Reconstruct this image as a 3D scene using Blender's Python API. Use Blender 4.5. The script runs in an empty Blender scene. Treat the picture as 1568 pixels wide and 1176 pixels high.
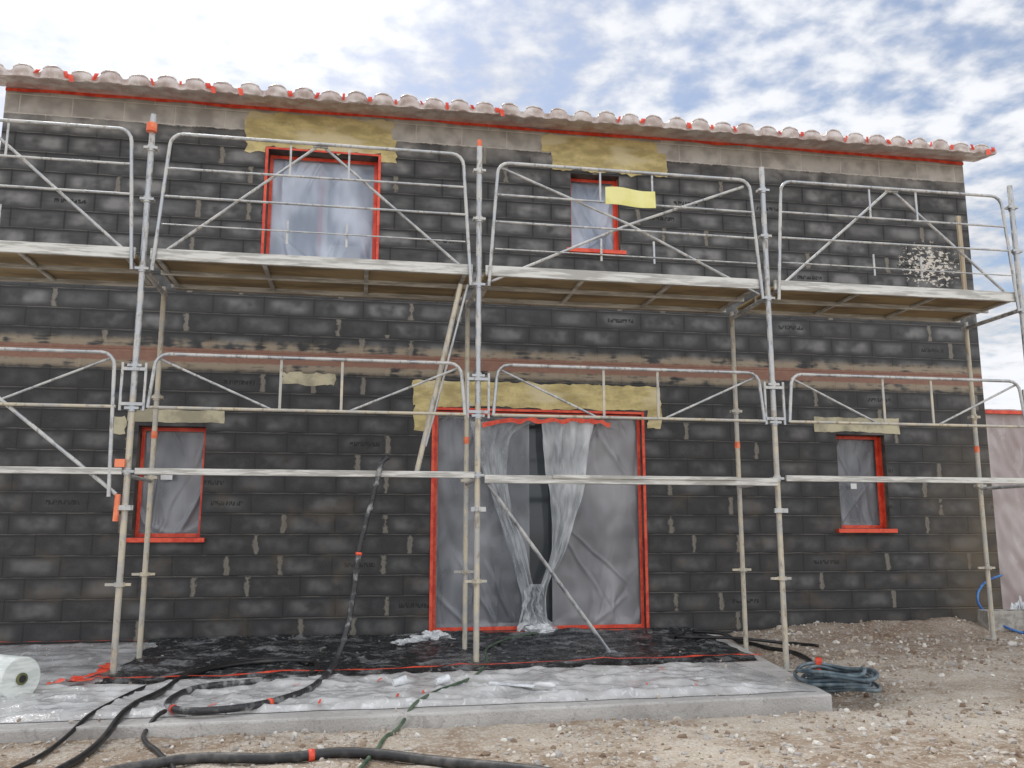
import bpy, math, random, itertools
from mathutils import Vector, noise, Matrix
random.seed(7)
S=bpy.context.scene
# ---------------------------------------------------------------- helpers
def sm(a,b,x):
    t=max(0.,min(1.,(x-a)/(b-a))); return t*t*(3-2*t)
class MB:
    def __init__(s): s.v=[];s.f=[]
    def box(s,x0,x1,y0,y1,z0,z1):
        n=len(s.v)
        s.v+=[(x0,y0,z0),(x1,y0,z0),(x1,y1,z0),(x0,y1,z0),(x0,y0,z1),(x1,y0,z1),(x1,y1,z1),(x0,y1,z1)]
        s.f+=[(n,n+3,n+2,n+1),(n+4,n+5,n+6,n+7),(n,n+1,n+5,n+4),(n+1,n+2,n+6,n+5),(n+2,n+3,n+7,n+6),(n+3,n,n+4,n+7)]
    def quad(s,a,b,c,d):
        n=len(s.v); s.v+=[a,b,c,d]; s.f.append((n,n+1,n+2,n+3))
    def tube(s,pts,r,k=10,cap=True):
        pts=[Vector(p) for p in pts]; N=len(pts)
        rs=r if isinstance(r,(list,tuple)) else [r]*N
        t0=(pts[1]-pts[0]).normalized()
        up=Vector((0,0,1)) if abs(t0.z)<.9 else Vector((1,0,0))
        nrm=t0.cross(up).normalized(); base=len(s.v)
        for i,p in enumerate(pts):
            if i==0:t=t0
            elif i==N-1:t=(pts[i]-pts[i-1]).normalized()
            else:t=((pts[i+1]-pts[i]).normalized()+(pts[i]-pts[i-1]).normalized()).normalized()
            nrm=(nrm-t*nrm.dot(t)).normalized(); b=t.cross(nrm)
            for j in range(k):
                a=2*math.pi*j/k
                s.v.append(tuple(p+(nrm*math.cos(a)+b*math.sin(a))*rs[i]))
        for i in range(N-1):
            for j in range(k):
                a=base+i*k+j;b2=base+i*k+(j+1)%k
                s.f.append((a,b2,b2+k,a+k))
        if cap:
            s.f.append(tuple(base+j for j in range(k))[::-1])
            s.f.append(tuple(base+(N-1)*k+j for j in range(k)))
    def grid(s,nu,nv,fn):
        n=len(s.v)
        for i in range(nu+1):
            for j in range(nv+1): s.v.append(tuple(fn(i/nu,j/nv)))
        for i in range(nu):
            for j in range(nv):
                a=n+i*(nv+1)+j; s.f.append((a,a+nv+1,a+nv+2,a+1))
    def obj(s,name,mat,parent=None,smooth=False,bevel=0):
        me=bpy.data.meshes.new(name); me.from_pydata(s.v,[],s.f); me.update()
        if smooth:
            for p in me.polygons:p.use_smooth=True
        o=bpy.data.objects.new(name,me); S.collection.objects.link(o)
        me.materials.append(mat)
        if parent:o.parent=parent
        if bevel:
            m=o.modifiers.new('b','BEVEL');m.width=bevel;m.segments=2;m.limit_method='ANGLE'
        return o
def empty(name):
    o=bpy.data.objects.new(name,None); S.collection.objects.link(o); return o
def catmull(P,n=8):
    P=[Vector(p) for p in P]; Q=[P[0]]+P+[P[-1]]; out=[]
    for i in range(1,len(Q)-2):
        a,b,c,d=Q[i-1:i+3]
        for k in range(n):
            t=k/n
            out.append(.5*((2*b)+(-a+c)*t+(2*a-5*b+4*c-d)*t*t+(-a+3*b-3*c+d)*t**3))
    out.append(P[-1]); return out
class NT:
    def __init__(s,name):
        s.mat=bpy.data.materials.new(name); s.mat.use_nodes=True
        s.t=s.mat.node_tree; s.b=s.t.nodes['Principled BSDF']; s.out=s.t.nodes['Material Output']
    def n(s,ty,**k):
        nd=s.t.nodes.new(ty)
        for a,b in k.items(): setattr(nd,a,b)
        return nd
    def set(s,sock,v):
        if isinstance(v,bpy.types.NodeSocket): s.t.links.new(v,sock)
        else:
            if hasattr(sock.default_value,'__len__') and len(sock.default_value)==4 and len(v)==3: v=(*v,1)
            sock.default_value=v
    def m(s,op,a,b=0.,c=0.,clamp=False):
        nd=s.n('ShaderNodeMath',operation=op); nd.use_clamp=clamp
        s.set(nd.inputs[0],a);s.set(nd.inputs[1],b);s.set(nd.inputs[2],c); return nd.outputs[0]
    def ss(s,x,a,b,lo=0.,hi=1.):
        nd=s.n('ShaderNodeMapRange',interpolation_type='SMOOTHSTEP')
        s.set(nd.inputs[0],x); nd.inputs[1].default_value=a;nd.inputs[2].default_value=b
        nd.inputs[3].default_value=lo;nd.inputs[4].default_value=hi; return nd.outputs[0]
    def mix(s,f,a,b,mode='MIX'):
        nd=s.n('ShaderNodeMix',data_type='RGBA',blend_type=mode)
        s.set(nd.inputs[0],f);s.set(nd.inputs[6],a);s.set(nd.inputs[7],b); return nd.outputs[2]
    def noise(s,vec,scale,detail=3,rough=.55,dist=0.):
        nd=s.n('ShaderNodeTexNoise'); s.set(nd.inputs['Vector'],vec)
        nd.inputs['Scale'].default_value=scale;nd.inputs['Detail'].default_value=detail
        nd.inputs['Roughness'].default_value=rough;nd.inputs['Distortion'].default_value=dist
        return nd.outputs['Fac']
    def map(s,vec,sc=(1,1,1),loc=(0,0,0)):
        nd=s.n('ShaderNodeMapping'); s.set(nd.inputs[0],vec)
        nd.inputs['Scale'].default_value=sc;nd.inputs['Location'].default_value=loc; return nd.outputs[0]
    def obj(s): return s.n('ShaderNodeTexCoord').outputs['Object']
    def bump(s,h,st=.3,dist=.02):
        nd=s.n('ShaderNodeBump'); nd.inputs['Strength'].default_value=st;nd.inputs['Distance'].default_value=dist
        s.set(nd.inputs['Height'],h); s.t.links.new(nd.outputs[0],s.b.inputs['Normal']); return nd
    def col(s,c): s.set(s.b.inputs['Base Color'],c)
    def rough(s,v): s.set(s.b.inputs['Roughness'],v)
def simple(name,c1,c2,scale=6,rough=.6,metal=0,bump=0,lo=.4,hi=.6,stretch=(1,1,1),bscale=None):
    k=NT(name); o=k.map(k.obj(),stretch); n=k.noise(o,scale,3,.6)
    k.col(k.mix(k.ss(n,lo,hi),c1,c2)); k.rough(rough); k.b.inputs['Metallic'].default_value=metal
    if bump: k.bump(k.noise(o,bscale or scale*4,2,.6),bump,.01)
    return k.mat
# ---------------------------------------------------------------- materials
def wall_material():
    k=NT('black_primed_blockwork'); o=k.obj()
    sp=k.n('ShaderNodeSeparateXYZ'); k.set(sp.inputs[0],o); x,z=sp.outputs[0],sp.outputs[2]
    wobm=k.m('MULTIPLY',k.m('SUBTRACT',k.noise(o,5,1),.5),.012)
    z2=k.m('ADD',z,wobm)
    r=k.m('DIVIDE',z2,.2); row=k.m('FLOOR',r); fv=k.m('MULTIPLY',k.m('FRACT',r),.2)
    off=k.m('MULTIPLY',k.m('MODULO',row,2.),.21)
    wn=k.n('ShaderNodeTexWhiteNoise',noise_dimensions='1D'); k.set(wn.inputs['W'],row)
    off=k.m('ADD',off,k.m('MULTIPLY',wn.outputs['Value'],.07))
    cu=k.m('DIVIDE',k.m('ADD',k.m('ADD',x,off),50.),.5); col=k.m('FLOOR',cu); fu=k.m('MULTIPLY',k.m('FRACT',cu),.5)
    du=k.m('MINIMUM',fu,k.m('SUBTRACT',.5,fu)); dv=k.m('MINIMUM',fv,k.m('SUBTRACT',.2,fv))
    cmb=k.n('ShaderNodeCombineXYZ'); k.set(cmb.inputs[0],row);k.set(cmb.inputs[1],col)
    w2=k.n('ShaderNodeTexWhiteNoise',noise_dimensions='3D'); k.set(w2.inputs['Vector'],cmb.outputs[0])
    sc=k.n('ShaderNodeSeparateColor'); k.set(sc.inputs[0],w2.outputs['Color'])
    h1,h2,h3=sc.outputs
    jid=k.m('FLOOR',k.m('ADD',cu,.5)); cj=k.n('ShaderNodeCombineXYZ'); k.set(cj.inputs[0],row);k.set(cj.inputs[1],jid);cj.inputs[2].default_value=9
    w3=k.n('ShaderNodeTexWhiteNoise',noise_dimensions='3D'); k.set(w3.inputs['Vector'],cj.outputs[0]); hj=w3.outputs['Value']
    fine=k.noise(o,95,2,.7); med=k.noise(o,13,3,.65); cloud=k.noise(k.map(o,(1,1,1.5)),2.0,3,.6); soft=k.noise(o,5,2,.5)
    streak=k.noise(k.map(o,(1.2,1,9)),3,2,.6)
    cen=k.m('MULTIPLY',k.ss(dv,.004,.080),k.ss(du,.0,.14))
    cl=k.ss(k.m('ADD',k.m('MULTIPLY',soft,.75),k.m('MULTIPLY',cloud,.40)),.40,.76)
    tone=k.m('MULTIPLY',k.m('MULTIPLY',cen,cl),k.m('ADD',.35,k.m('MULTIPLY',h1,.75)))
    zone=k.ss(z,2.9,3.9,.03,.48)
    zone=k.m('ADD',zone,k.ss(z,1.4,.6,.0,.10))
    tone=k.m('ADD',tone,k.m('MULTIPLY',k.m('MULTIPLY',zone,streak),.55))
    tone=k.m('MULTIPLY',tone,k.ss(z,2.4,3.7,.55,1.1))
    c=k.mix(k.m('MINIMUM',tone,1.),(.017,.017,.018),(.205,.203,.20))
    c=k.mix(k.ss(fine,.38,.75,0,.38),c,(.052,.051,.049),'SCREEN')
    hj_m=k.m('MULTIPLY',k.ss(dv,.009,.003),k.ss(streak,.36,.62))
    c=k.mix(k.m('MULTIPLY',hj_m,.6),c,(.16,.15,.135))
    dk=k.m('MULTIPLY',k.ss(fv,.165,.19),k.ss(fv,.2,.192))
    c=k.mix(k.m('MULTIPLY',dk,.75),c,(.006,.006,.006))
    vj=k.m('MULTIPLY',k.ss(du,.012,.004),.65); c=k.mix(vj,c,(.010,.010,.010))
    near=k.m('ADD',k.m('MULTIPLY',k.ss(k.m('ABSOLUTE',k.m('SUBTRACT',x,3.35)),.36,.3),k.ss(z,2.5,2.4)),
         k.m('MULTIPLY',k.ss(k.m('ABSOLUTE',k.m('ADD',x,-.25)),.5,.4),k.ss(z,3.7,2.4)))
    near=k.m('ADD',near,k.m('MULTIPLY',k.ss(k.m('ABSOLUTE',k.m('ADD',x,1.5)),.5,.4),k.ss(z,2.8,3.2)))
    pr=k.m('GREATER_THAN',k.m('ADD',hj,k.m('MULTIPLY',near,.35)),.82)
    wd=k.m('ADD',du,k.m('MULTIPLY',k.m('SUBTRACT',med,.5),.11))
    smr=k.m('MULTIPLY',k.m('MULTIPLY',pr,k.ss(wd,.03,.010)),k.ss(dv,.0,.02))
    c=k.mix(k.m('MULTIPLY',smr,k.m('ADD',.15,k.m('MULTIPLY',med,.95))),c,(.29,.26,.21))
    st=k.m('MULTIPLY',k.m('GREATER_THAN',h2,.93),k.m('MULTIPLY',k.m('LESS_THAN',k.m('ABSOLUTE',k.m('SUBTRACT',fu,.27)),.15),k.m('LESS_THAN',k.m('ABSOLUTE',k.m('SUBTRACT',fv,.1)),.022)))
    st=k.m('MULTIPLY',st,k.m('GREATER_THAN',k.noise(k.map(o,(60,1,20)),1,1),.47))
    c=k.mix(k.m('MULTIPLY',st,.9),c,(.004,.004,.004))
    zt=k.m('ADD',z,k.m('MULTIPLY',k.m('SUBTRACT',med,.5),.06))
    base=k.mix(k.ss(soft,.35,.65),(.34,.32,.29),(.55,.525,.48))
    base=k.mix(k.m('MULTIPLY',h3,.35),base,(.24,.22,.20))
    base=k.mix(k.m('MULTIPLY',k.m('MAXIMUM',k.ss(du,.009,.003),k.ss(dv,.009,.003)),.6),base,(.62,.58,.52))
    top=k.m('MAXIMUM',k.ss(zt,5.18,5.20),k.m('MULTIPLY',k.ss(zt,4.98,5.22),k.ss(cloud,.4,.62,.1,.6)))
    c=k.mix(top,c,base)
    dz=k.m('ABSOLUTE',k.m('ADD',k.m('SUBTRACT',z,2.765),k.m('MULTIPLY',k.m('SUBTRACT',med,.5),.05)))
    sme=k.m('MULTIPLY',k.ss(dz,.18,.11),k.ss(k.m('ADD',k.m('MULTIPLY',streak,.4),k.m('MULTIPLY',soft,.6)),.40,.52))
    c=k.mix(k.m('MULTIPLY',sme,.75),c,(.34,.275,.19))
    redc=k.mix(med,(.16,.070,.048),(.30,.155,.105))
    c=k.mix(k.m('MULTIPLY',k.ss(dz,.080,.062),k.ss(cloud,.3,.45,.75,.97)),c,redc)
    dirt=k.m('MULTIPLY',k.m('MULTIPLY',k.ss(x,5.9,7.0),k.ss(z,3.0,.6)),k.ss(cloud,.3,.6,.3,.8))
    c=k.mix(k.m('MULTIPLY',dirt,.7),c,(.14,.105,.06))
    dirt2=k.m('MULTIPLY',k.ss(cloud,.5,.7),k.ss(z,2.3,1.0)); c=k.mix(k.m('MULTIPLY',dirt2,.35),c,(.12,.09,.055))
    vx=k.m('DIVIDE',k.m('SUBTRACT',x,6.55),.44); vz=k.m('DIVIDE',k.m('SUBTRACT',z,4.13),.30)
    rr=k.m('SQRT',k.m('ADD',k.m('MULTIPLY',vx,vx),k.m('MULTIPLY',vz,vz)))
    sn=k.m('ADD',k.noise(k.map(o,(1,1,1.5),(3,0,1)),15,3,.75),k.m('MULTIPLY',rr,-.13))
    c=k.mix(k.m('MULTIPLY',k.ss(sn,.455,.475),k.ss(rr,1.1,.8)),c,(.60,.56,.49))
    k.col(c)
    k.rough(k.m('SUBTRACT',.80,k.m('MULTIPLY',k.ss(z,4.5,3.0),.22)))
    h=k.m('ADD',k.m('MULTIPLY',k.m('MINIMUM',k.ss(du,.002,.012),k.ss(dv,.002,.012)),.5),k.m('MULTIPLY',fine,.35))
    k.bump(h,.6,.012); return k.mat
M={}
M['wall']=wall_material()
M['reveal']=simple('reveal_mortar',(.05,.045,.04),(.13,.115,.095),5,.8,bump=.4)
k=NT('yellow_bonding_coat'); o=k.obj()
n1=k.noise(k.map(o,(1,1,2.5)),3,3,.6);n2=k.noise(o,25,3,.7)
c=k.mix(k.ss(n1,.35,.65),(.40,.32,.14),(.64,.53,.25)); c=k.mix(k.ss(n2,.5,.75,0,.5),c,(.29,.24,.15))
c=k.mix(k.ss(k.noise(k.map(o,(1,1,3)),1.3,2),.50,.62,0,.7),c,(.68,.60,.39)); k.col(c);k.rough(.85);k.bump(n2,.5,.01); M['lintel']=k.mat
M['lintel2']=simple('grey_lintel_mortar',(.34,.31,.22),(.54,.49,.34),4,.85,bump=.4)
M['tape']=simple('red_masking_tape',(.62,.045,.02),(.80,.10,.045),9,.45,bump=.3)
k=NT('galvanised_steel_dusty'); o=k.obj(); n1=k.noise(o,7,3,.7);n2=k.noise(k.map(o,(1,1,.3)),30,3,.7)
c=k.mix(k.ss(n1,.42,.6),(.40,.415,.43),(.55,.55,.53)); c=k.mix(k.ss(n2,.54,.68,0,.75),c,(.21,.19,.16)); k.col(c)
k.set(k.b.inputs['Metallic'],k.ss(n1,.55,.4,0.15,.7)); k.rough(k.ss(n1,.4,.6,.32,.6)); M['steel']=k.mat
k=NT('render_spattered_tube'); o=k.obj(); n1=k.noise(o,6,3,.7);n2=k.noise(k.map(o,(1,1,.4)),24,3,.7)
c=k.mix(k.ss(n1,.38,.62),(.43,.42,.39),(.56,.50,.38)); c=k.mix(k.ss(n2,.54,.68,0,.7),c,(.26,.205,.135)); k.col(c)
k.rough(.6); k.b.inputs['Metallic'].default_value=.15; M['cream']=k.mat
M['alu']=simple('scaffold_board_edge',(.37,.36,.33),(.62,.61,.57),8,.42,.35,.3,stretch=(.4,1,4))
M['ply']=simple('scaffold_plywood',(.19,.135,.07),(.34,.25,.13),5,.75,0,.3,stretch=(.3,1,1))
M['white']=simple('white_pvc',(.62,.62,.62),(.74,.74,.73),4,.4)
M['dark']=simple('dark_interior',(.015,.015,.017),(.03,.03,.03),2,.9)
k=NT('dusty_terrace_concrete'); o=k.obj(); a=k.noise(o,1.6,3,.65,.3);b=k.noise(o,9,4,.7,.6);cc=k.noise(o,70,2,.6)
c=k.mix(k.ss(a,.35,.65),(.38,.365,.345),(.52,.505,.48)); c=k.mix(k.ss(b,.52,.66,0,.5),c,(.24,.225,.21))
c=k.mix(k.ss(cc,.6,.72,0,.5),c,(.16,.14,.12))
k.col(c);k.rough(k.ss(b,.4,.6,.4,.8));k.bump(cc,.5,.01); M['concrete']=k.mat
def film(name,c1,c2,alpha,rough=.25,sc=3,hl=0,hc=(.75,.76,.78),bump=0,spread=.08):
    k=NT(name); o=k.obj(); a=k.noise(k.map(o,(1.4,1,.7)),sc,2,.5)
    c=k.mix(k.ss(a,.35,.65),c1,c2)
    if hl:
        b=k.noise(k.map(o,(1.6,1,.8)),sc*3,3,.65,.8);c=k.mix(k.ss(b,.55,.68,0,hl),c,hc)  # hl paints wrinkle highlights into the film colour
        if bump:k.bump(b,bump,.015)
    k.col(c); k.rough(rough)
    if alpha<1:
        tr=k.n('ShaderNodeBsdfTransparent'); mx=k.n('ShaderNodeMixShader'); k.set(mx.inputs[0],k.ss(a,.3,.7,alpha-spread,min(1,alpha+spread)))
        k.t.links.new(tr.outputs[0],mx.inputs[1]);k.t.links.new(k.b.outputs[0],mx.inputs[2]);k.t.links.new(mx.outputs[0],k.out.inputs[0])
    return k.mat
M['filmL']=film('polythene_film_pale',(.42,.49,.62),(.58,.64,.76),.76,.16,2.2,spread=.16)
M['filmD']=film('polythene_film_grey',(.24,.255,.28),(.33,.345,.37),.66,.13,1.8,spread=.16)
M['filmR']=film('polythene_film_warm_grey',(.27,.27,.285),(.37,.37,.385),.80,.16,1.4,spread=.10)
M['filmV']=film('polythene_film_clear_pull',(.46,.49,.52),(.62,.65,.67),.42,.12,4,spread=.2)
M['filmW']=film('polythene_film_gathered',(.50,.53,.55),(.68,.70,.71),.72,.15,3,spread=.15)
M['filmP']=film('polythene_film_over_tiles',(.44,.35,.32),(.62,.56,.53),1,.28,5,.4,(.76,.74,.73),.4)
M['filmB']=film('polythene_film_dusty',(.34,.28,.27),(.48,.43,.42),1,.25,1.2,.25,(.6,.58,.57),.3)
k=NT('terracotta_canal_tile'); o=k.obj(); k.col(k.mix(k.noise(o,8,3),(.30,.12,.07),(.46,.24,.15)));k.rough(.8);M['tile']=k.mat
k=NT('black_polythene'); o=k.obj(); a=k.noise(k.map(o,(.8,1.6,1)),4,3,.7,.8); b=k.noise(o,18,3,.7,.5)
c=k.mix(k.ss(a,.50,.66,0,.6),(.016,.018,.020),(.25,.26,.265)); c=k.mix(k.ss(b,.56,.70,0,.6),c,(.36,.355,.34)); k.col(c)  # grey streaks put both dust and sky sheen into the colour
k.rough(k.ss(b,.35,.65,.12,.40)); k.bump(b,.6,.02); M['black']=k.mat
k=NT('rubble_ground'); o=k.obj(); sp=k.n('ShaderNodeSeparateXYZ');k.set(sp.inputs[0],o)
a=k.noise(o,.9,3,.65,.4);b=k.noise(o,7,4,.75);f=k.noise(o,60,3,.75)
v=k.n('ShaderNodeTexVoronoi');k.set(v.inputs[0],o);v.inputs['Scale'].default_value=42
c=k.mix(k.ss(a,.40,.60),(.27,.20,.14),(.48,.415,.335)); c=k.mix(k.ss(b,.44,.62,0,.65),c,(.54,.495,.43))
br=k.m('MULTIPLY',k.ss(sp.outputs[0],2.6,4.2),k.m('MULTIPLY',k.ss(sp.outputs[1],6.4,8.0),k.ss(b,.3,.6,1.,.55)))
c=k.mix(k.m('MULTIPLY',br,.8),c,(.23,.155,.105))
sc=k.n('ShaderNodeSeparateColor');k.set(sc.inputs[0],v.outputs['Color'])
c=k.mix(k.m('MULTIPLY',k.m('GREATER_THAN',sc.outputs[0],.6),k.ss(v.outputs['Distance'],.5,.3,0,.55)),c,(.60,.56,.50))
c=k.mix(k.ss(f,.50,.70,0,.65),c,(.16,.12,.085)); k.col(c);k.rough(.95)
k.bump(k.m('ADD',k.m('MULTIPLY',f,.6),k.m('MULTIPLY',k.m('SUBTRACT',1.,v.outputs['Distance']),.5)),.8,.03); M['ground']=k.mat
k=NT('rubble_stone'); g=k.n('ShaderNodeNewGeometry')
cr=k.n('ShaderNodeValToRGB'); k.set(cr.inputs[0],g.outputs['Random Per Island']); e=cr.color_ramp.elements
e[0].color=(.20,.14,.10,1);e[1].color=(.66,.63,.57,1)
for p,cl in((.3,(.34,.27,.20,1)),(.6,(.48,.43,.37,1)),(.8,(.34,.32,.30,1))):
    q=e.new(p);q.color=cl
k.col(cr.outputs[0]);k.rough(.95);M['stone']=k.mat
M['hose']=simple('rubber_hose_dusty',(.022,.022,.024),(.16,.15,.14),7,.55,0,.4,.42,.75)
M['hosep']=simple('wrapped_render_hose',(.024,.024,.026),(.30,.30,.29),11,.35,0,.8,.50,.72)
M['hoseb']=simple('black_rubber',(.010,.010,.011),(.06,.058,.054),6,.4,0,.2,.5,.8)
M['hoseg']=simple('green_hose',(.03,.07,.04),(.09,.13,.08),8,.5)
M['hoseblue']=simple('blue_hose',(.02,.10,.35),(.05,.20,.50),8,.4)
M['coil']=simple('grey_blue_hose',(.05,.08,.10),(.16,.20,.22),8,.45)
M['yellow']=simple('yellow_sign_sheet',(.72,.67,.22),(.80,.76,.32),4,.5)
M['cblock']=simple('concrete_block_grey',(.28,.26,.23),(.42,.40,.36),14,.9,0,.5)
M['roll']=simple('polythene_roll',(.58,.62,.58),(.74,.77,.73),7,.3,0,.3,stretch=(1,1,6))
M['card']=simple('cardboard_core',(.10,.11,.05),(.2,.19,.09),8,.8)
M['orange']=simple('orange_coupler',(.75,.14,.05),(.85,.25,.12),12,.5)
M['wood']=simple('weathered_timber',(.36,.29,.20),(.50,.42,.30),9,.8,0,.4,stretch=(3,3,.4))
M['white_film']=simple('white_film_scrap',(.55,.57,.58),(.75,.77,.78),14,.3,0,.5)
# ---------------------------------------------------------------- terrain
def terrain(x,y):
    n=noise.fractal(Vector((x*.8,y*.8,3)),.9,2.,4)*.022+noise.fractal(Vector((x*5,y*5,1)),.8,2.1,3)*.012
    z=-.062+n
    z+=sm(3.1,4.6,x)*sm(4.6,7.6,y)*.075
    z+=.09*math.exp(-((y-8.55)/.42)**2)*sm(3.7,4.3,x)*sm(7.3,6.6,x)*(.7+noise.noise(Vector((x*2,y,5))))
    ins=sm(3.70,3.35,x)*sm(5.15,5.4,y)
    if ins>0: z=z*(1-ins)+min(z,-.13)*ins
    f=sm(12,25,max(abs(x-2),abs(y-6)))
    return z*(1-f)-.08*f
def axis(a,b,st):
    c=[];t=a
    while t<b: c.append(t); t+=st
    lo=[];s=st;t=a
    while t>-420: s*=1.35;t-=s;lo.append(t)
    hi=[];s=st;t=c[-1]
    while t<420: s*=1.35;t+=s;hi.append(t)
    return lo[::-1]+c+hi
xs=axis(-4.5,9.5,.04);ys=axis(3.2,10,.04)
g=MB()
for x in xs:
    for y in ys: g.v.append((x,y,terrain(x,y)))
n=len(ys)
for i in range(len(xs)-1):
    for j in range(n-1): g.f.append((i*n+j,(i+1)*n+j,(i+1)*n+j+1,i*n+j+1))
g.obj('ground',M['ground'],smooth=True)
ico_v=[];phi=1.618
for a,b in((1,phi),(-1,phi),(1,-phi),(-1,-phi)): ico_v+=[(0,a,b),(a,b,0),(b,0,a)]
ico_f=[]
for t in itertools.combinations(range(12),3):
    P=[Vector(ico_v[i]) for i in t]
    if all(abs((P[i]-P[j]).length-2)<.01 for i,j in((0,1),(1,2),(0,2))):
        nn=(P[1]-P[0]).cross(P[2]-P[0])
        ico_f.append(t if nn.dot(P[0])>0 else (t[0],t[2],t[1]))
st=MB()
def stone(x,y,z,s,st=st):
    rot=Matrix.Rotation(random.random()*6.3,3,'Z')@Matrix.Rotation(random.random()*6.3,3,'X')
    sc=(s*random.uniform(.6,1.3)/1.9,s*random.uniform(.6,1.2)/1.9,s*random.uniform(.35,.8)/1.9); n=len(st.v)
    for v in ico_v:
        q=Vector(v)*random.uniform(.75,1.15); q=rot@Vector((q.x*sc[0],q.y*sc[1],q.z*sc[2])); st.v.append((x+q.x,y+q.y,z+q.z))
    for f in ico_f: st.f.append(tuple(n+i for i in f))
def onslab(x,y):
    xr=3.02+(y-5.42)*.19
    return x<xr+.03 and y>5.2+.03*(x+5)-.03
cnt=0
while cnt<14000:
    y=3.4+random.random()**1.4*5.5; x=random.uniform(-3,8.5)
    if onslab(x,y): continue
    if noise.noise(Vector((x*1.3,y*1.3,8)))<random.uniform(-.5,.25): continue
    s=random.choice([.004,.005,.006,.008,.008,.010,.012,.014,.018,.024]) * random.uniform(.7,1.3)
    if y>7 and random.random()<.12: s*=1.7
    stone(x,y,terrain(x,y)+s*.1,s);cnt+=1
for i in range(420):
    x=random.uniform(-3,3);y=random.uniform(5.3,8.8)
    stone(x,y,.012,random.uniform(.005,.016))
st.obj('gravel',M['stone'])
# ---------------------------------------------------------------- terrace slab
s=MB(); top=[(-9,5.08),(-5,5.12),(0,5.24),(3.0,5.42),(3.3,7.0),(3.66,8.985),(-9,8.985)]
n=len(top)
s.v=[(x,y,0) for x,y in top]+[(x,y,-.35) for x,y in top]
s.f=[tuple(range(n)),tuple(range(n,2*n))[::-1]]+[(i,i+n,(i+1)%n+n,(i+1)%n) for i in range(n)]
s.obj('terrace_slab',M['concrete'],bevel=.012)
def crease(x,y,s):
    a=1-abs(noise.noise(Vector((x*1.3+.6*y,y*3.2,s))))*3.2
    b=1-abs(noise.noise(Vector((x*4.1-y,y*2.4+x,s+5))))*3.2
    return max(0,a)*.7+max(0,b)*.4
def blackpt(u,v):
    a=Vector((-1.75,6.50));b=Vector((3.20,6.88));c=Vector((3.52,8.93));d=Vector((-1.9,8.93))
    p=(a*(1-u)+b*u)*(1-v)+(d*(1-u)+c*u)*v
    e=min(u,1-u,v,1-v)
    x,y=p.x,p.y
    x+=.05*noise.noise(Vector((y*3,0,4)));y+=.04*noise.noise(Vector((x*2,7,4)))
    h=abs(noise.fractal(Vector((x*1.6,y*4,0)),.8,2.1,4))*.03+crease(x,y,2)*.026
    return (x,y,.006+h*sm(0,.03,e)+.03*sm(.9,1,v))
s=MB(); s.grid(260,130,blackpt); s.obj('black_plastic_sheet',M['black'],smooth=True)
def clr(u,v):
    x=-4.5+u*2.8;y=6.55+v*2.35
    h=crease(x,y,9)*.03
    return (x,y,.004+h*sm(0,.05,min(u,1-u,v,1-v)))
s=MB();s.grid(110,100,clr);s.obj('clear_plastic_sheet',film('clear_floor_film',(.28,.28,.28),(.44,.44,.44),1,.12,3,.6,(.62,.62,.62),.3),smooth=True)
def clr2(u,v):
    x=-4.5+u*7.45;y0=5.22+.03*(x+5);y=y0+.05+v*(6.44+.08*(x+1.8)-y0-.05)+.05*noise.noise(Vector((x*2,v*3,1)))
    h=crease(x*1.3,y*1.5,19)*.030+crease(x*.7+3,y*.9,29)*.02+abs(noise.fractal(Vector((x*5,y*6,19)),.8,2.1,3))*.010
    return (x,y,.004+h*sm(0,.08,min(u,1-u,v,1-v)))
s=MB();s.grid(380,90,clr2);s.obj('protective_film',film('dusty_floor_film',(.42,.415,.405),(.58,.575,.565),1,.12,4,.7,(.74,.74,.74),.5),smooth=True)  # pale streaks are highlights painted over the dusty film colour
def ribbon(b,pts,w,wob=.02,up=.0,vert=False,seed=0):
    P=catmull(pts,10);n=len(b.v)
    for i,p in enumerate(P):
        t=(P[min(i+1,len(P)-1)]-P[max(i-1,0)]).normalized()
        sd=t.cross(Vector((0,0,1))).normalized() if not vert else t.cross(Vector((0,-1,0))).normalized()
        off=wob*noise.noise(Vector((i*.35,seed,0)));ww=w*(.75+.5*noise.noise(Vector((i*.5,seed,3))))
        q=p+sd*off
        for sg in(-1,1):
            r=q+sd*sg*ww*.5; b.v.append((r.x,r.y,r.z+up*abs(noise.noise(Vector((i*.9,seed+sg,6))))))
    for i in range(len(P)-1): b.f.append((n+2*i,n+2*i+1,n+2*i+3,n+2*i+2))
s=MB()
ribbon(s,[(-1.85,6.46,.05),(-.9,6.53,.05),(.1,6.62,.05),(1.2,6.70,.055),(2.3,6.80,.055),(3.22,6.88,.05)],.055,.06,.03)
ribbon(s,[(-1.86,6.44,.045),(-1.80,6.9,.04),(-1.84,7.35,.04)],.09,.06,.03,seed=3)
ribbon(s,[(-2.0,6.42,.04),(-1.8,6.47,.05),(-1.6,6.49,.05)],.08,.06,.04,seed=8)
ribbon(s,[(-3.4,8.72,.05),(-2.6,8.75,.05),(-1.9,8.70,.05)],.03,.03,.02,seed=5)
s.obj('masking_tape_strip',M['tape'])
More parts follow.
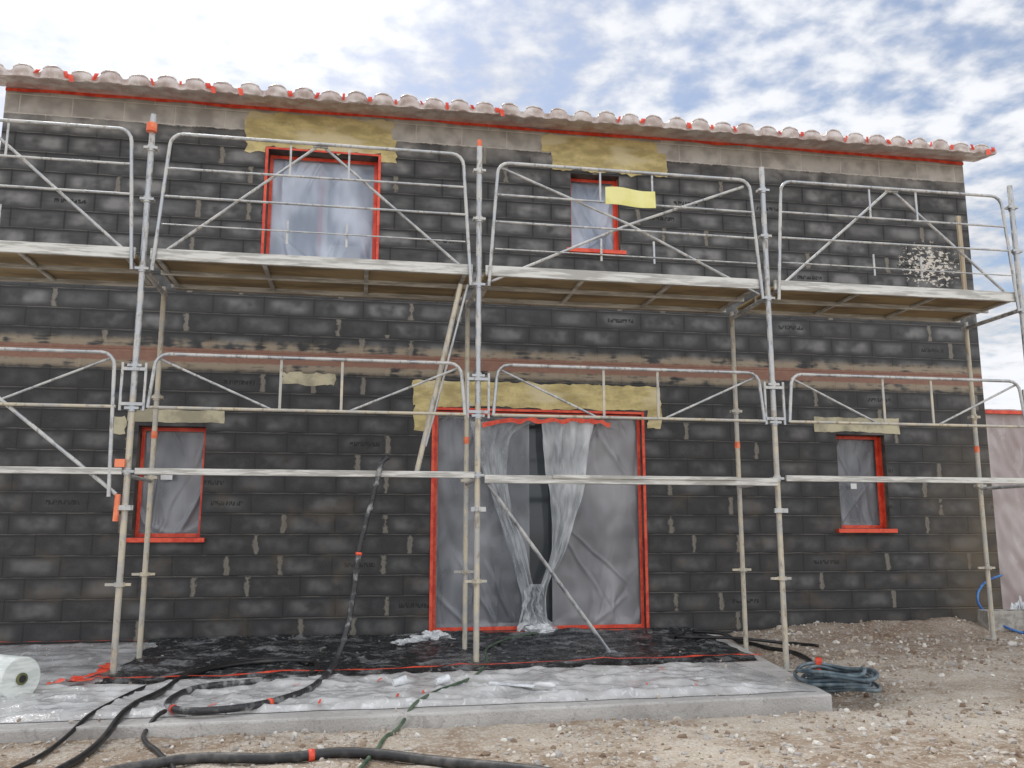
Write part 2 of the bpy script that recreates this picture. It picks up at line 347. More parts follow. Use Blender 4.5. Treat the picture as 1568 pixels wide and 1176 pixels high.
# ---------------------------------------------------------------- house
H=empty('concrete_block_house')
XL,XR,YW,ZT=-3.66,7.10,9.0,5.58
ops={'upper_window':(-1.06,.08,3.66,5.0),'small_upper_window':(2.20,2.76,4.09,4.97),'patio_door':(.73,2.95,.04,2.27),
'lower_window':(-2.16,-1.53,.97,2.05),'lower_window_2':(5.21,5.80,1.06,2.10)}
cx=sorted({XL,XR}|{v for o in ops.values() for v in o[:2]});cz=sorted({-.4,ZT}|{v for o in ops.values() for v in o[2:]})
w=MB()
for i in range(len(cx)-1):
    for j in range(len(cz)-1):
        mx=(cx[i]+cx[i+1])/2;mz=(cz[j]+cz[j+1])/2
        if any(a<mx<b and c<mz<d for a,b,c,d in ops.values()): continue
        w.quad((cx[i],YW,cz[j]),(cx[i+1],YW,cz[j]),(cx[i+1],YW,cz[j+1]),(cx[i],YW,cz[j+1]))
YB=16.
w.quad((XR,YW,-.4),(XR,YB,-.4),(XR,YB,ZT),(XR,YW,ZT));w.quad((XL,YB,-.4),(XL,YW,-.4),(XL,YW,ZT),(XL,YB,ZT));w.quad((XR,YB,-.4),(XL,YB,-.4),(XL,YB,ZT),(XR,YB,ZT))
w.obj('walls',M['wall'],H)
rv=MB();T=MB()
for nme,(a,b,c,d) in ops.items():
    door='door' in nme
    dp=.2 if not door else .12
    y2=YW+dp+.06
    rv.quad((a,YW,c),(a,YW,d),(a,y2,d),(a,y2,c));rv.quad((b,YW,c),(b,y2,c),(b,y2,d),(b,YW,d))
    rv.quad((a,YW,d),(b,YW,d),(b,y2,d),(a,y2,d));rv.quad((a,YW,c),(a,y2,c),(b,y2,c),(b,YW,c))
    t=.038; yy=YW+dp-(.055 if not door else .065)
    for (x0,x1,z0,z1) in((a+.003,a+t,c,d),(b-t,b-.003,c,d),(a+t,b-t,d-t,d-.003),(a+t,b-t,c+.003,c+t)):
        T.box(x0,x1,yy-.006,yy,z0,z1)
    if not door: T.box(b-.004,b-.001,YW+.07,yy-.008,c+.01,d-.01)
    if door:
        T.box(a-.030,a-.001,YW-.012,YW-.004,c-.03,d+.03);T.box(b+.001,b+.030,YW-.012,YW-.004,c-.03,d+.03);T.box(a,b,YW-.012,YW-.004,d+.001,d+.026)
        T.box(a,b,YW-.03,YW+.05,c-.035,c-.005)
    elif nme!='upper_window':
        T.box(a-.06,b+.05,YW-.05,yy-.02,c-.045,c-.003)
    else:
        T.box(a-.03,a-.002,YW-.012,YW-.004,c,d+.02);T.box(b+.002,b+.03,YW-.012,YW-.004,c,d+.02);T.box(a,b,YW-.012,YW-.004,d+.002,d+.022)
rv.obj('reveals',M['reveal'],H)
ribbon(T,[(XL,YW-.016,5.44),(-2.3,YW-.016,5.455),(-1,YW-.016,5.445),(.5,YW-.016,5.46),(2,YW-.016,5.44),(3.5,YW-.016,5.455),(5,YW-.016,5.455),(XR,YW-.016,5.435)],.05,.014,0,True,4)
T.obj('masking_tape',M['tape'],H)
def sheet(name,a,b,c,d,y,amp,mat,seed,nu=60,nv=70):
    s=MB();rnd=random.Random(seed)
    folds=[]
    for i in range(int(12+(b-a)*(d-c)*9)):
        px=a+(b-a)*rnd.random();pz=c+(d-c)*rnd.choice([rnd.random(),1,0,.95,.05]);an=rnd.gauss(1.57,.5);ln=rnd.uniform(.2,.9)
        folds.append((px,pz,math.cos(an),math.sin(an),ln,rnd.uniform(.010,.030),rnd.uniform(.4,1.2)*rnd.choice([1,1,-.6])))
    def fn(u,v):
        x=a+(b-a)*u;z=c+(d-c)*v;e=sm(0,.05,min(u,1-u,v,1-v))
        q=noise.fractal(Vector((x*2.6,z*1.3+seed,seed)),.7,2.,3)*.8
        for (px,pz,dx,dz,ln,w_,h_) in folds:
            al=(x-px)*dx+(z-pz)*dz;pe=abs(-(x-px)*dz+(z-pz)*dx+.03*noise.noise(Vector((al*4,px,3))))
            if abs(al)<ln and pe<w_*3: q+=h_*math.exp(-(pe/w_)**2)*(1-(al/ln)**2)*.5
        return (x,y-amp*e*max(-.8,min(1.3,q)),z)
    s.grid(nu,nv,fn); return s.obj(name,mat,H,smooth=True)
a,b,c,d=ops['upper_window'];sheet('upper_window_film',a,b,c,d,YW+.19,.034,M['filmL'],1,110,110)
a,b,c,d=ops['small_upper_window'];sheet('small_upper_window_film',a,b,c,d,YW+.19,.03,M['filmL'],2,70,90)
a,b,c,d=ops['lower_window'];sheet('lower_window_film',a,b,c,d,YW+.19,.03,M['filmD'],3,70,100)
a,b,c,d=ops['lower_window_2'];sheet('lower_window_film_2',a,b,c,d,YW+.19,.03,M['filmD'],4,70,100)
a,b,c,d=ops['patio_door'];sheet('door_film_left',a,1.74,c,d,YW+.10,.036,M['filmD'],5,110,170)
sheet('door_film_right',1.98,b,c,d,YW+.105,.036,M['filmR'],6,120,170)
def drape(name,L,R,y,nf,amp,mat,seed):
    Ls=catmull([(p[0],0,p[1]) for p in L],8);Rs=catmull([(p[0],0,p[1]) for p in R],8);n=len(Ls)-1
    s=MB()
    def fn(u,v):
        i=v*n;i0=min(int(i),n-1);f=i-i0
        l=Ls[i0].lerp(Ls[i0+1],f);r=Rs[i0].lerp(Rs[i0+1],f)
        p=l.lerp(r,u)
        yy=y-amp*(math.sin(u*nf*6.28+seed+3*noise.noise(Vector((v*2,u*2,seed))))*.7+1.2*noise.noise(Vector((u*7+v*3,v*5,seed)))+.7*noise.noise(Vector((u*15,v*14-u*6,seed))))
        return (p.x+.02*noise.noise(Vector((v*9,u*3,seed))),yy-.05*v,p.z)
    s.grid(70,110,fn);return s.obj(name,mat,H,smooth=True)
# left leaf of the film: clear, pulled diagonally towards the knot; right leaf: milky, hanging straight then drawn in
drape('door_drape',[(1.10,2.16),(1.20,1.75),(1.36,1.3),(1.52,.8),(1.64,.35),(1.58,.06)],[(1.78,2.18),(1.52,1.98),(1.50,1.45),(1.66,.9),(1.78,.4),(1.86,.04)],YW+.04,3,.022,M['filmV'],1)
drape('door_drape_2',[(1.86,2.2),(1.88,1.8),(1.93,1.4),(1.95,.9),(1.80,.38),(1.68,.05)],[(2.44,2.2),(2.36,1.85),(2.28,1.4),(2.12,.9),(1.88,.38),(1.94,.04)],YW+.02,3,.026,M['filmW'],2)
drape('door_drape_3',[(1.70,.5),(1.66,.4),(1.64,.28),(1.66,.18),(1.60,.1),(1.56,.045)],[(1.86,.5),(1.86,.4),(1.84,.28),(1.88,.18),(1.96,.1),(2.04,.045)],YW-.03,3,.03,M['filmW'],6)
s=MB();ribbon(s,[(1.22,YW-.03,2.12),(1.5,YW-.04,2.17),(1.9,YW-.045,2.175),(2.3,YW-.04,2.19),(2.6,YW-.02,2.15)],.06,.03,0,True,7);s.obj('loose_tape',M['tape'],H)
fr=MB();dk=MB()
for nme,(a,b,c,d) in ops.items():
    y0=YW+.245 if 'door' not in nme else YW+.165;t=.06
    for (x0,x1,z0,z1) in((a,a+t,c,d),(b-t,b,c,d),(a+t,b-t,d-t,d),(a+t,b-t,c,c+t)): fr.box(x0,x1,y0,y0+.05,z0,z1)
    if nme=='upper_window': m=(a+b)/2; fr.box(m-.05,m+.05,y0-.003,y0+.05,c+t,d-t)
    dk.box(a-.3,b+.3,YW+.35,YW+1.6,c-.2,d+.2)
fr.obj('window_frames',M['white'],H)
gl=NT('window_glass');gl.col((.05,.06,.07));gl.rough(.08)
g2=MB()
for nme,(a,b,c,d) in ops.items():
    y0=YW+.275 if 'door' not in nme else YW+.195
    g2.quad((a+.01,y0,c+.01),(b-.01,y0,c+.01),(b-.01,y0,d-.01),(a+.01,y0,d-.01))
g2.obj('window_panes',gl.mat,H);dk.obj('rooms',M['dark'],H)
s=MB();s.box(-.42,-.08,YW+.225,YW+.235,3.88,4.06);s.box(-1.95,-1.84,YW+.115,YW+.118,1.53,1.63);s.box(5.42,5.49,YW+.115,YW+.118,1.5,1.56);s.obj('pane_labels_and_reflection',M['white'],H)  # first box is a window reflection shaped as a white panel
s=MB();a,b,c,d=ops['upper_window'];s.box(-.54,-.50,YW+.23,YW+.238,c+.06,d-.1);s.obj('tape_strip',M['tape'],H)
def ragged(b,x0,x1,z0,z1,y,j,seed):
    P=[];ns=int((x1-x0)/.04);nz=max(3,int((z1-z0)/.04))
    for i in range(ns):P.append((x0+(x1-x0)*i/ns,z0))
    for i in range(nz):P.append((x1,z0+(z1-z0)*i/nz))
    for i in range(ns):P.append((x1-(x1-x0)*i/ns,z1))
    for i in range(nz):P.append((x0,z1-(z1-z0)*i/nz))
    out=[]
    for i,(x,z) in enumerate(P):
        out.append((x+j*(noise.noise(Vector((x*6,z*6,seed)))+.6*noise.noise(Vector((x*20,z*20,seed)))),z+j*.8*(noise.noise(Vector((x*5,z*5,seed+4)))+.6*noise.noise(Vector((x*22,z*22,seed))))))
    n=len(b.v);m=len(out)
    b.v+=[(x,y,z) for x,z in out]+[(x,YW+.002,z) for x,z in out]
    b.f.append(tuple(range(n,n+m)))
    for i in range(m): b.f.append((n+i,n+m+i,n+m+(i+1)%m,n+(i+1)%m))
s=MB()
ragged(s,-1.31,.24,5.025,5.41,YW-.006,.05,1)
ragged(s,-1.30,-1.10,4.95,5.2,YW-.0075,.05,21);ragged(s,.10,.27,4.93,5.2,YW-.0075,.04,22)
ragged(s,1.99,3.33,5.0,5.28,YW-.006,.05,2);ragged(s,1.86,3.22,5.2,5.41,YW-.0075,.05,3)
ragged(s,.50,3.17,2.31,2.58,YW-.006,.035,4)
ragged(s,.52,.66,2.05,2.35,YW-.0075,.03,14);ragged(s,3.02,3.17,2.12,2.35,YW-.0075,.03,15)
s.obj('lintel_coats',M['lintel'],H)
s=MB();ragged(s,-2.27,-1.36,2.085,2.21,YW-.006,.02,5);ragged(s,4.96,5.99,2.125,2.29,YW-.006,.02,6)
ragged(s,-.85,-.3,2.50,2.62,YW-.004,.06,7);ragged(s,-2.42,-2.28,1.95,2.15,YW-.004,.04,9)
s.obj('small_lintels',M['lintel2'],H)
# roof
PER=.268;NT_=int((XR+.12-(XL-.06))/PER)+1
R=MB()
x0=XL-.08
jit=[random.uniform(-.009,.009) for _ in range(NT_+2)];hj=[random.uniform(.048,.070) for _ in range(NT_+2)]
def prof(x):
    q=(x-x0)/PER;i=int(q);f=q-i;i=min(i,NT_)
    if f<.72:
        t=f/.72*2-1; return hj[i]*math.sqrt(max(0,1-t*t))+jit[i]
    t=(f-.72)/.28*2-1; return -.025*math.sqrt(max(0,1-t*t))+jit[i]*(1-abs(t))
nx=NT_*14;xe=x0+NT_*PER
R.grid(nx,30,lambda u,v:(x0+(xe-x0)*u,8.66+v*8.0,5.47+v*8*.20+prof(x0+(xe-x0)*u)))
R.obj('roof_tiles',M['tile'],H,smooth=True)
F_=MB()
def wrap(u,v):
    x=x0+(xe-x0)*u
    p=prof(x);zb=5.405+.014*noise.noise(Vector((x*4,0,1)))+p*.12
    if v<.3:
        y=8.98-(v/.3)*.35;z=5.482+(y-8.66)*.20+max(p,-.012)+.004
    elif v<.7:
        t=(v-.3)/.4;z0_=5.478+max(p,-.012)
        z=z0_*(1-t)+zb*t;y=8.628-.016*math.sin(t*3.1)*(1 if p>0 else -.6)+.04*noise.noise(Vector((x*11,z*12,3)))*t
    else:
        t=(v-.7)/.3;y=8.63+t*.355;z=zb*(1-t)+5.465*t+.018*math.sin(t*3.14)*noise.noise(Vector((x*9,t*3,3)))
    return (x,y,z)
F_.grid(nx,40,wrap);F_.obj('eave_film',M['filmP'],H,smooth=True)
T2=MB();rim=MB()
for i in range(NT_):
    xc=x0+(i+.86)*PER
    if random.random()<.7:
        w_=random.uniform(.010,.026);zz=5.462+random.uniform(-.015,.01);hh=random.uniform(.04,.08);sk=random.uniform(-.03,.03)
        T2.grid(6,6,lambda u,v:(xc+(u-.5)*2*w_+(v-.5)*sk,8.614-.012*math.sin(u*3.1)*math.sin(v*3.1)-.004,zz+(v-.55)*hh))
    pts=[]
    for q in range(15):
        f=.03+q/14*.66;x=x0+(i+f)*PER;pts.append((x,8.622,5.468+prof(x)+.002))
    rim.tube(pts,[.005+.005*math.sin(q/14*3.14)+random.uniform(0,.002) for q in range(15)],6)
for i in (3,8,9,19):
    xc=x0+i*PER; T2.quad((xc,8.60,5.38),(xc+.04,8.60,5.38),(xc+.03,8.60,5.45),(xc-.02,8.60,5.46))
T2.quad((XR-.0,8.59,5.37),(XR+.07,8.59,5.39),(XR+.05,8.60,5.46),(XR+.01,8.6,5.44))
T2.obj('eave_tape_dabs',M['tape'],H)
rim.obj('tile_rims',simple('white_film_rim',(.50,.44,.42),(.78,.75,.73),14,.25,bump=.4),H,smooth=True)  # rims are whitish plastic over the tile ends
s=MB();s.quad((XL,YW+.01,5.52),(XR,YW+.01,5.52),(XR,YB+.4,6.85),(XL,YB+.4,6.85));s.obj('roof_deck',M['dark'],H)
# ---------------------------------------------------------------- scaffold
SC=empty('scaffolding')
YF,YI=7.0,7.77
PX=[-4.31,-1.735,.915,3.485,6.00]
steel=MB();cream=MB();alu=MB();ply=MB();org=MB()
def base(x,y):return 0.0 if x<3.3 else terrain(x,y)+.01
for i,x in enumerate(PX):
    z0=base(x,YF)
    cream.tube([(x,YF,z0),(x,YF,2.05)],.0235,14);steel.tube([(x,YF,2.05),(x,YF,4.34 if i==1 else 4.27)],.0235,14)
    cream.box(x-.075,x+.075,YF-.075,YF+.075,z0,z0+.008)
    zi=base(x,YI)
    cream.tube([(x,YI,zi),(x,YI,3.12)],.0215,14);cream.box(x-.075,x+.075,YI-.075,YI+.075,zi,zi+.008)
    for (zz,yy) in((.64,YF),(.68,YI)):
        cream.tube([(x,yy,zz-.015),(x,yy,zz+.015)],.038,12);cream.box(x-.10,x+.08,yy-.009,yy+.009,zz-.010,zz+.010)
    for zz in(1.20,):
        steel.tube([(x,YF,zz-.02),(x,YF,zz+.02)],.034,12);steel.box(x-.055,x+.065,YF-.04,YF-.02,zz-.018,zz+.018)
    for zz in(1.47,1.95,2.28,3.05,3.62,4.05):
        steel.tube([(x,YF,zz-.025),(x,YF,zz+.025)],.031,12)
        steel.box(x-.052,x+.052,YF-.030,YF+.030,zz-.010,zz+.010)
    for zz in(1.47,2.15):
        cream.tube([(x,YI,zz-.025),(x,YI,zz+.025)],.031,10); cream.box(x-.05,x+.05,YI-.03,YI+.03,zz-.012,zz+.012)
    steel.tube([(x,YF,3.06),(x,YI+.05,3.06)],.020,10)
    steel.tube([(x,YF,1.44),(x,YI,1.44)],.016,10)
    for sg in(-1,1):
        steel.box(x+sg*.085-.009,x+sg*.085+.009,YF-.03,YF-.012,1.93,2.30)
        steel.box(x+min(0,sg*.085),x+max(0,sg*.085),YF-.036,YF-.024,2.238,2.262);steel.box(x+min(0,sg*.085),x+max(0,sg*.085),YF-.036,YF-.024,1.968,1.992)
def roundrail(b,xa,xb,ztop,zbot,y,r,lean=.07):
    c=.10;pts=[(xa-lean,y,zbot),(xa,y,ztop-c)]
    for q in range(1,5):
        a=math.pi/2*q/4;pts.append((xa+c-c*math.cos(a),y,ztop-c+c*math.sin(a)))
    pts.append((xb-c,y,ztop))
    for q in range(1,5):
        a=math.pi/2*q/4;pts.append((xb-c+c*math.sin(a),y,ztop-c+c*math.cos(a)))
    pts.append((xb+lean,y,zbot));b.tube(pts,r,10)
top=[(4.17,4.19),(4.19,4.15),(4.12,4.12),(4.13,4.14)]
for i in range(4):
    xa,xb=PX[i]+.15,PX[i+1]-.14;y=YF-.045
    zt=sum(top[i])/2
    roundrail(steel,xa,xb,zt,3.03,y,.0140)
    for zz,rr in((zt-.29,.0100),(zt-.53,.0100),(zt-.76,.006)):
        if i==0 and zz<zt-.7: continue
        steel.tube([(xa-.02,y-.002,zz+random.uniform(-.006,.006)),(xb+.02,y-.002,zz-.005+random.uniform(-.006,.006))],rr,8)
    m=(PX[i]+PX[i+1])/2
    if i!=2:
        steel.tube([(xa-.06,y+.035,3.14),(m-.04,y+.035,zt-.02)],.0120,8);steel.tube([(xb+.06,y+.035,3.14),(m+.04,y+.035,zt-.02)],.0120,8)
        steel.tube([(m-.06,y+.02,zt-.015),(m+.06,y+.02,zt-.015)],.0120,8)
    else:
        steel.tube([(xa-.05,y+.035,3.08),(m,y+.035,3.64),(xb-.05,y+.035,zt-.05)],.0120,8);steel.tube([(xb+.05,y+.03,3.08),(m,y+.03,3.66),(xa+.03,y+.03,zt-.03)],.0120,8)
    for sx in(-.235,.235):
        steel.box(m+sx-.008,m+sx+.008,y+.004,y+.014,zt-.30,zt)
        steel.box(m+sx-.008,m+sx+.008,y+.004,y+.014,3.3,3.5)
    zl=2.37
    roundrail(steel,xa,xb,zl,1.95 if i else 1.28,y,.0138,.03)
    cream.tube([(xa-.03,y,1.955),(xb+.03,y,1.955)],.0130,8)
    for sx in(-.235,.235): cream.box(m+sx-.010,m+sx+.010,y+.006,y+.016,1.955,zl)
    steel.tube([(xa+.02,y+.03,zl-.03),(m-.28,y+.03,1.955)],.0095,8);steel.tube([(xb-.02,y+.03,zl-.03),(m+.28,y+.03,1.955)],.0095,8)
    if i==2:
        alu.box(PX[i]+.05,PX[i+1]-.03,YF-.075,YF-.035,1.405,1.47);alu.box(PX[i]+.6,PX[i+1]-.4,YF-.09,YF-.077,1.445,1.475)
    else:
        alu.box(PX[i]+.06,PX[i+1]-.03,YF-.055,YF-.03,1.445,1.495)
    za=3.115
    pa,pb=PX[i]+.055,PX[i+1]-.055
    alu.box(pa,pb,YF-.03,YF+.0,za+.01,za+.10)
    alu.box(pa,pb,YI+.0,YI+.03,za,za+.06)
    alu.box(pa,pb,YF+.36,YF+.385,za+.0,za+.055)
    ply.box(pa,pb,YF+.003,YF+.355,za+.035,za+.055);ply.box(pa,pb,YF+.39,YI-.003,za+.037,za+.056)
    for q in range(4):
        xx=pa+.04+(pb-pa-.12)*q/3; alu.box(xx,xx+.035,YF+.003,YF+.357,za+.010,za+.034);alu.box(xx,xx+.035,YF+.388,YI-.003,za+.010,za+.034)
    if i in(1,2): ply.box(pa+.03,pb-.03,YI+.034,YI+.058,za-.0,za+.15)
steel.tube([(-3.6,YF-.02,2.75),(-1.80,YF-.02,1.30)],.015,10)
cream.tube([(.77,YF+.05,3.06),(.43,YF+.05,1.48)],.021,12);steel.tube([(.83,YF+.05,3.06),(.50,YF+.05,1.7)],.010,10)
steel.tube([(1.0,YF,1.40),(2.11,7.41,.01)],.017,12)
steel.box(2.06,2.16,7.36,7.46,.0,.03)
wd=MB();wd.box(6.0,6.04,YI-.02,YI+.01,3.17,4.25)
wd.obj('timber_batten',M['wood'],SC,bevel=.003)
org.tube([(-1.735,YF-.03,4.18),(-1.735,YF-.03,4.25)],.04,10);org.box(-1.82,-1.75,YF-.05,YF-.02,1.50,1.56);org.tube([(-1.79,YF-.03,1.1),(-1.785,YF-.03,1.3)],.02,8)
org.tube([(.915,YF,4.27),(.915,YF,4.33)],.02,8)
for i,x in enumerate(PX[1:]):org.tube([(x,YI,1.8),(x,YI,1.86)],.025,10)
steel.obj('steel_tubes',M['steel'],SC,True);cream.obj('spattered_tubes',M['cream'],SC,True)
alu.obj('platform_edges',M['alu'],SC,bevel=.004);ply.obj('platform_boards',M['ply'],SC);org.obj('tape_markers',M['orange'],SC)
for nm in('steel_tubes','spattered_tubes'):
    o=bpy.data.objects[nm]
    m=o.modifiers.new('e','EDGE_SPLIT');m.split_angle=math.radians(50)
s=MB();s.grid(12,6,lambda u,v:(2.0+.45*u,YF-.075-.012*math.sin(u*5)*v,3.80+.155*v-.012*u+.006*math.sin(u*7)));o=s.obj('yellow_site_sign',M['yellow'],SC)
m=o.modifiers.new('s','SOLIDIFY');m.thickness=.004
# ---------------------------------------------------------------- hoses
def gz(x,y): return (0.03 if y>6.45 else .018) if onslab(x,y) else terrain(x,y)
def hose(name,pts,r,mat,extra=None,n=10):
    P=[]
    for p in pts:
        if len(p)==2:P.append((p[0],p[1],gz(*p)+r))
        else:P.append(p)
    P=catmull(P,n)
    P=[Vector((p.x+.006*noise.noise(Vector((i*.2,r,1))),p.y,max(p.z,gz(p.x,p.y)+r*.9))) for i,p in enumerate(P)]
    for _ in range(4): P=[P[0]]+[Vector((P[i].x,P[i].y,(P[i-1].z+2*P[i].z+P[i+1].z)/4)) for i in range(1,len(P)-1)]+[P[-1]]
    E=empty(name)
    b=MB();b.tube(P,r,12);b.obj('hose_body',mat,E,True)
    if extra:
        b=MB()
        for t in extra:
            i=int(t*(len(P)-3));b.tube([P[i],P[i].lerp(P[i+1],.7)],r*1.15,12)
        b.obj('tape_wraps',M['tape'],E,True)
    return P
hose('render_hose',[(.20,YF-.06,1.60),(.15,YF-.10,1.55),(.12,YF-.12,1.42),(.07,YF-.13,1.2),(.0,YF-.15,.9),(-.03,YF-.17,.6),(-.08,YF-.25,.3),(-.15,6.62,.10),(-.24,6.2),(-.34,5.8),(-.56,5.45),(-.85,5.33),(-1.03,5.45),(-1.08,5.75),(-.98,6.12),(-.63,6.30),(-.33,6.42)],.021,M['hosep'],[.26,.62,.75])
hose('air_hose',[(-.33,6.45),(-.28,6.8),(-.36,7.12),(-.7,7.15),(-1.0,6.9),(-1.15,6.5),(-1.2,6.0),(-1.26,5.5),(-1.28,4.9),(-1.33,4.4),(-1.4,3.8)],.019,M['hoseb'])
hose('air_hose',[(-.36,7.0),(-.55,7.35),(-.95,7.2),(-1.3,6.4),(-1.42,5.6),(-1.5,4.9),(-1.6,4.2)],.012,M['hoseb'])
hose('water_hose',[(-1.2,4.2),(-1.05,4.45),(-.75,4.62),(-.37,4.56),(.02,4.6),(.42,4.42),(.85,4.12),(1.1,3.8)],.025,M['hose'],[.5])
hose('air_hose',[(-.9,4.0),(-.80,4.4),(-.95,4.8),(-1.1,5.15),(-1.05,5.4)],.013,M['hoseb'])
hose('garden_hose',[(1.75,8.75),(1.42,8.4),(1.1,7.7),(.98,6.9),(.8,6.3),(.42,5.6),(.22,5.1),(.12,4.75),(.0,4.2),(-.05,3.9)],.010,M['hoseg'])
hose('supply_hose',[(3.3,8.6),(3.6,8.3),(3.7,7.8),(3.75,7.3),(3.62,6.8),(3.45,6.4),(3.4,6.1)],.018,M['hoseb'])
hose('supply_hose',[(3.2,8.55),(3.0,8.2),(3.5,8.0),(3.95,7.9),(4.1,7.6)],.014,M['hoseb'])
cp=[]
for i in range(150):
    a=i/150*math.pi*2*7
    r=.225+.035*math.sin(i*.37)+.02*math.sin(i*.11);cp.append((3.28+r*math.cos(a)*.95,5.85+r*math.sin(a)*1.15,-.03+i/150*.12+.012*math.sin(i*.9)))
E=empty('hose_coil');b=MB();b.tube(catmull(cp,3),.013,10);b.obj('coiled_tube',M['coil'],E,True)
b=MB();b.tube([(3.27,6.09,.04),(3.28,6.10,.09),(3.28,6.08,.12)],.024,10);b.obj('tie_tape',M['tape'],E,True)
hose('blue_hose',[(7.0,8.85,.55),(6.8,8.75,.52),(6.55,8.6,.45),(6.42,8.5,.30),(6.45,8.3,.12),(6.6,8.1),(6.9,8.0),(7.4,7.9)],.012,M['hoseblue'])
# ---------------------------------------------------------------- small objects
E=empty('plastic_film_roll');A=Vector((-2.02,6.02,.135));D=Vector((-.80,.58,0)).normalized();s=MB()
s.tube([A+D*.0,A+D*.003,A+D*.9],[.125,.13,.13],40);o=s.obj('roll_body',M['roll'],E,True);o.modifiers.new('e','EDGE_SPLIT')
s=MB();s.tube([A-D*.012,A+D*.02],.036,24);o=s.obj('core',M['card'],E)
s=MB();s.tube([A-D*.016,A-D*.011],.022,24);s.obj('core_hole',M['dark'],E)
def cblock(x,y,z,L=.5,Wd=.2,Hh=.2,name='concrete_block'):
    b=MB();t=.03
    b.box(0,L,0,t,0,Hh);b.box(0,L,Wd-t,Wd,0,Hh)
    for q in range(4):
        xx=(L-t)*q/3;b.box(xx+(.001 if q==0 else 0),xx+t-(.001 if q==3 else 0),t,Wd-t,0,Hh-.002)
    b.box(t,L-t,t,Wd-t,.0,.03)
    o=b.obj(name,M['cblock']);o.location=(x,y,z);o.rotation_euler=(0,0,math.radians(-8));return o
cblock(6.33,8.25,terrain(6.5,8.3))
GW=empty('garden_wall');s=MB();s.box(7.16,11,9.3,9.5,-.3,2.42);s.obj('wall_body',M['cblock'],GW)
s=MB()
s.grid(140,80,lambda u,v:(7.13+u*3.9,9.27-.06*abs(noise.fractal(Vector((u*10+v*2,v*2.5,2)),.7,2,3)),-.05+v*2.52));s.obj('wall_film',M['filmB'],GW,True)
s=MB();s.box(7.10,7.15,9.20,9.24,-.05,2.44);s.box(7.15,11,9.20,9.24,2.41,2.45);s.obj('wall_tape',M['tape'],GW)
def crumple(name,x,y,sx,sy,sz,mat,seed):
    s=MB()
    def fn(u,v):
        a=u*6.2832;e=v*1.57;r=1+.6*noise.fractal(Vector((math.cos(a)*1.9+seed,math.sin(a)*1.9,v*3)),.7,2,4)
        return (x+sx*r*math.cos(e)*math.cos(a),y+sy*r*math.cos(e)*math.sin(a),gz(x,y)+sz*math.sin(e)*r-.005)
    s.grid(44,18,fn);return s.obj(name,mat,None,False)
crumple('crumpled_plastic',.70,8.55,.17,.14,.06,M['white_film'],1);crumple('crumpled_plastic',.45,8.3,.12,.14,.03,M['white_film'],2);crumple('crumpled_plastic',1.80,8.85,.14,.07,.07,M['white_film'],3)
crumple('plastic_bag',6.95,8.55,.16,.14,.22,M['white_film'],5)
for i,(x,y) in enumerate([(.24,6.0),(.52,6.0)]):
    s=MB();s.tube([(x,y,.05),(x+.05,y+.02,.06),(x+.085,y+.03,.065)],[.022,.026,.030],18)
    o=s.obj('plastic_cup',M['white_film'],None,True);o.modifiers.new('e','EDGE_SPLIT')
LT=MB()
for i in range(12):
    x=random.uniform(-1,2.5);y=random.uniform(5.4,6.4);a=random.random()*3;l=random.uniform(.015,.04);w_=.012
    c_,s_=math.cos(a),math.sin(a);z=.036
    LT.quad((x-l*c_,y-l*s_,z),(x+l*c_,y+l*s_,z+.01),(x+l*c_-w_*s_,y+l*s_+w_*c_,z+.012),(x-l*c_-w_*s_,y-l*s_+w_*c_,z))
LT.obj('tape_scraps',M['tape'])
E=empty('plastering_knife');s=MB();s.box(-.22,.10,-.035,.035,.0,.006);s.box(-.225,.10,-.012,.012,.006,.012);o=s.obj('blade',M['white_film'],E)
s=MB();s.tube([(.09,0,.014),(.13,0,.018),(.20,0,.018),(.24,0,.014)],[.010,.016,.018,.012],12);s.obj('handle',M['white'],E,True)
E.location=(1.05,5.80,.045);E.rotation_euler=(0,0,math.radians(-35))
# ---------------------------------------------------------------- sky, sun, camera
W=bpy.data.worlds.new('World');S.world=W;W.use_nodes=True;t=W.node_tree;bg=t.nodes['Background']
class WN(NT):
    def __init__(s,t):s.t=t
k=WN(t)
EL,AZ=math.radians(56),math.radians(-28)
sky=k.n('ShaderNodeTexSky',sky_type='NISHITA');sky.sun_disc=False;sky.sun_elevation=EL;sky.sun_rotation=AZ;sky.air_density=1.0;sky.dust_density=2.0
tc=k.n('ShaderNodeTexCoord').outputs['Generated'];sp=k.n('ShaderNodeSeparateXYZ');k.set(sp.inputs[0],tc)
zz=k.m('ADD',k.m('MAXIMUM',sp.outputs[2],0.),.16)
cb=k.n('ShaderNodeCombineXYZ');k.set(cb.inputs[0],k.m('DIVIDE',sp.outputs[0],zz));k.set(cb.inputs[1],k.m('DIVIDE',sp.outputs[1],zz))
P=cb.outputs[0]
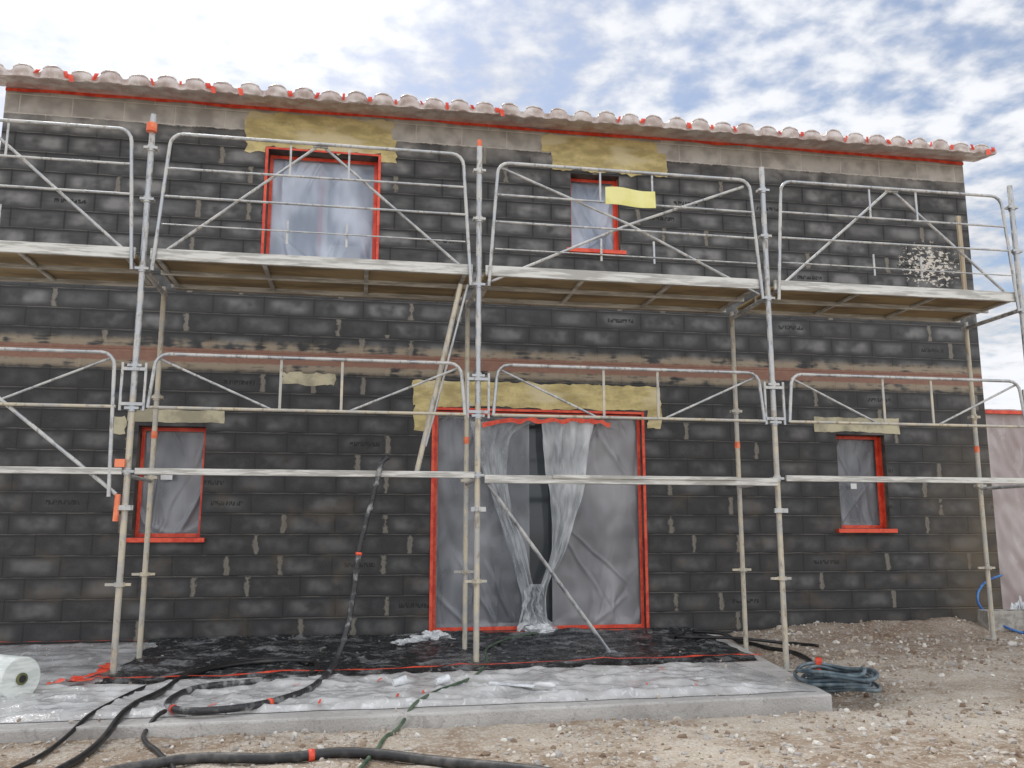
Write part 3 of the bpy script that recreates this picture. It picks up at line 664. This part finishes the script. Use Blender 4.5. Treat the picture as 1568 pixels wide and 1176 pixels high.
n1=k.noise(k.map(P,(1,1,1),(3.2,1.7,0)),13,4,.52,.1);n2=k.noise(k.map(P,(1,1,1),(.4,.9,0)),1.3,2,.5)
dt=k.n('ShaderNodeVectorMath',operation='DOT_PRODUCT');k.set(dt.inputs[0],tc);sd=(math.sin(AZ)*math.cos(EL),math.cos(AZ)*math.cos(EL),math.sin(EL));dt.inputs[1].default_value=sd
glow=k.ss(dt.outputs['Value'],.78,.99)
back=k.ss(sp.outputs[1],.25,-.5)   # thicker bright cloud added unseen behind the camera, to lift the shaded wall
cov=k.m('ADD',k.m('ADD',k.m('MULTIPLY',n1,.85),k.m('MULTIPLY',n2,.55)),k.m('MULTIPLY',glow,.25))
cov=k.m('ADD',k.m('ADD',cov,k.ss(sp.outputs[2],.50,.15,0,.16)),k.m('MULTIPLY',back,.2))
cov=k.ss(cov,.54,.86)
br=k.ss(k.m('ADD',k.m('MULTIPLY',n2,.6),k.m('MULTIPLY',n1,.4)),.35,.62,4.8,6.6)
br=k.m('ADD',k.m('ADD',br,k.m('MULTIPLY',glow,4.5)),k.m('MULTIPLY',back,3.8))
cc=k.n('ShaderNodeVectorMath',operation='SCALE');cc.inputs[0].default_value=(.965,.985,1.03);k.set(cc.inputs['Scale'],br)
blue=k.mix(.15,sky.outputs[0],(3.2,3.5,4.0))
k.set(bg.inputs[0],k.mix(cov,blue,cc.outputs[0]));bg.inputs[1].default_value=.15
W.name='sky'
ld=bpy.data.lights.new('sun','SUN');ld.energy=2.0;ld.angle=math.radians(14);ld.color=(1,.95,.88)
lo=bpy.data.objects.new('sun',ld);S.collection.objects.link(lo);lo.rotation_euler=Vector(sd).to_track_quat('Z','Y').to_euler()
cam=bpy.data.cameras.new('camera');co=bpy.data.objects.new('camera',cam);S.collection.objects.link(co)
cam.sensor_width=36;cam.lens=36*1342/1568;cam.clip_end=2000;co.location=(0,0,1.02)
co.rotation_euler=(math.radians(90+9.6),0,math.radians(-9.7));S.camera=co
S.view_settings.view_transform='Standard';S.view_settings.look='None';S.view_settings.exposure=0
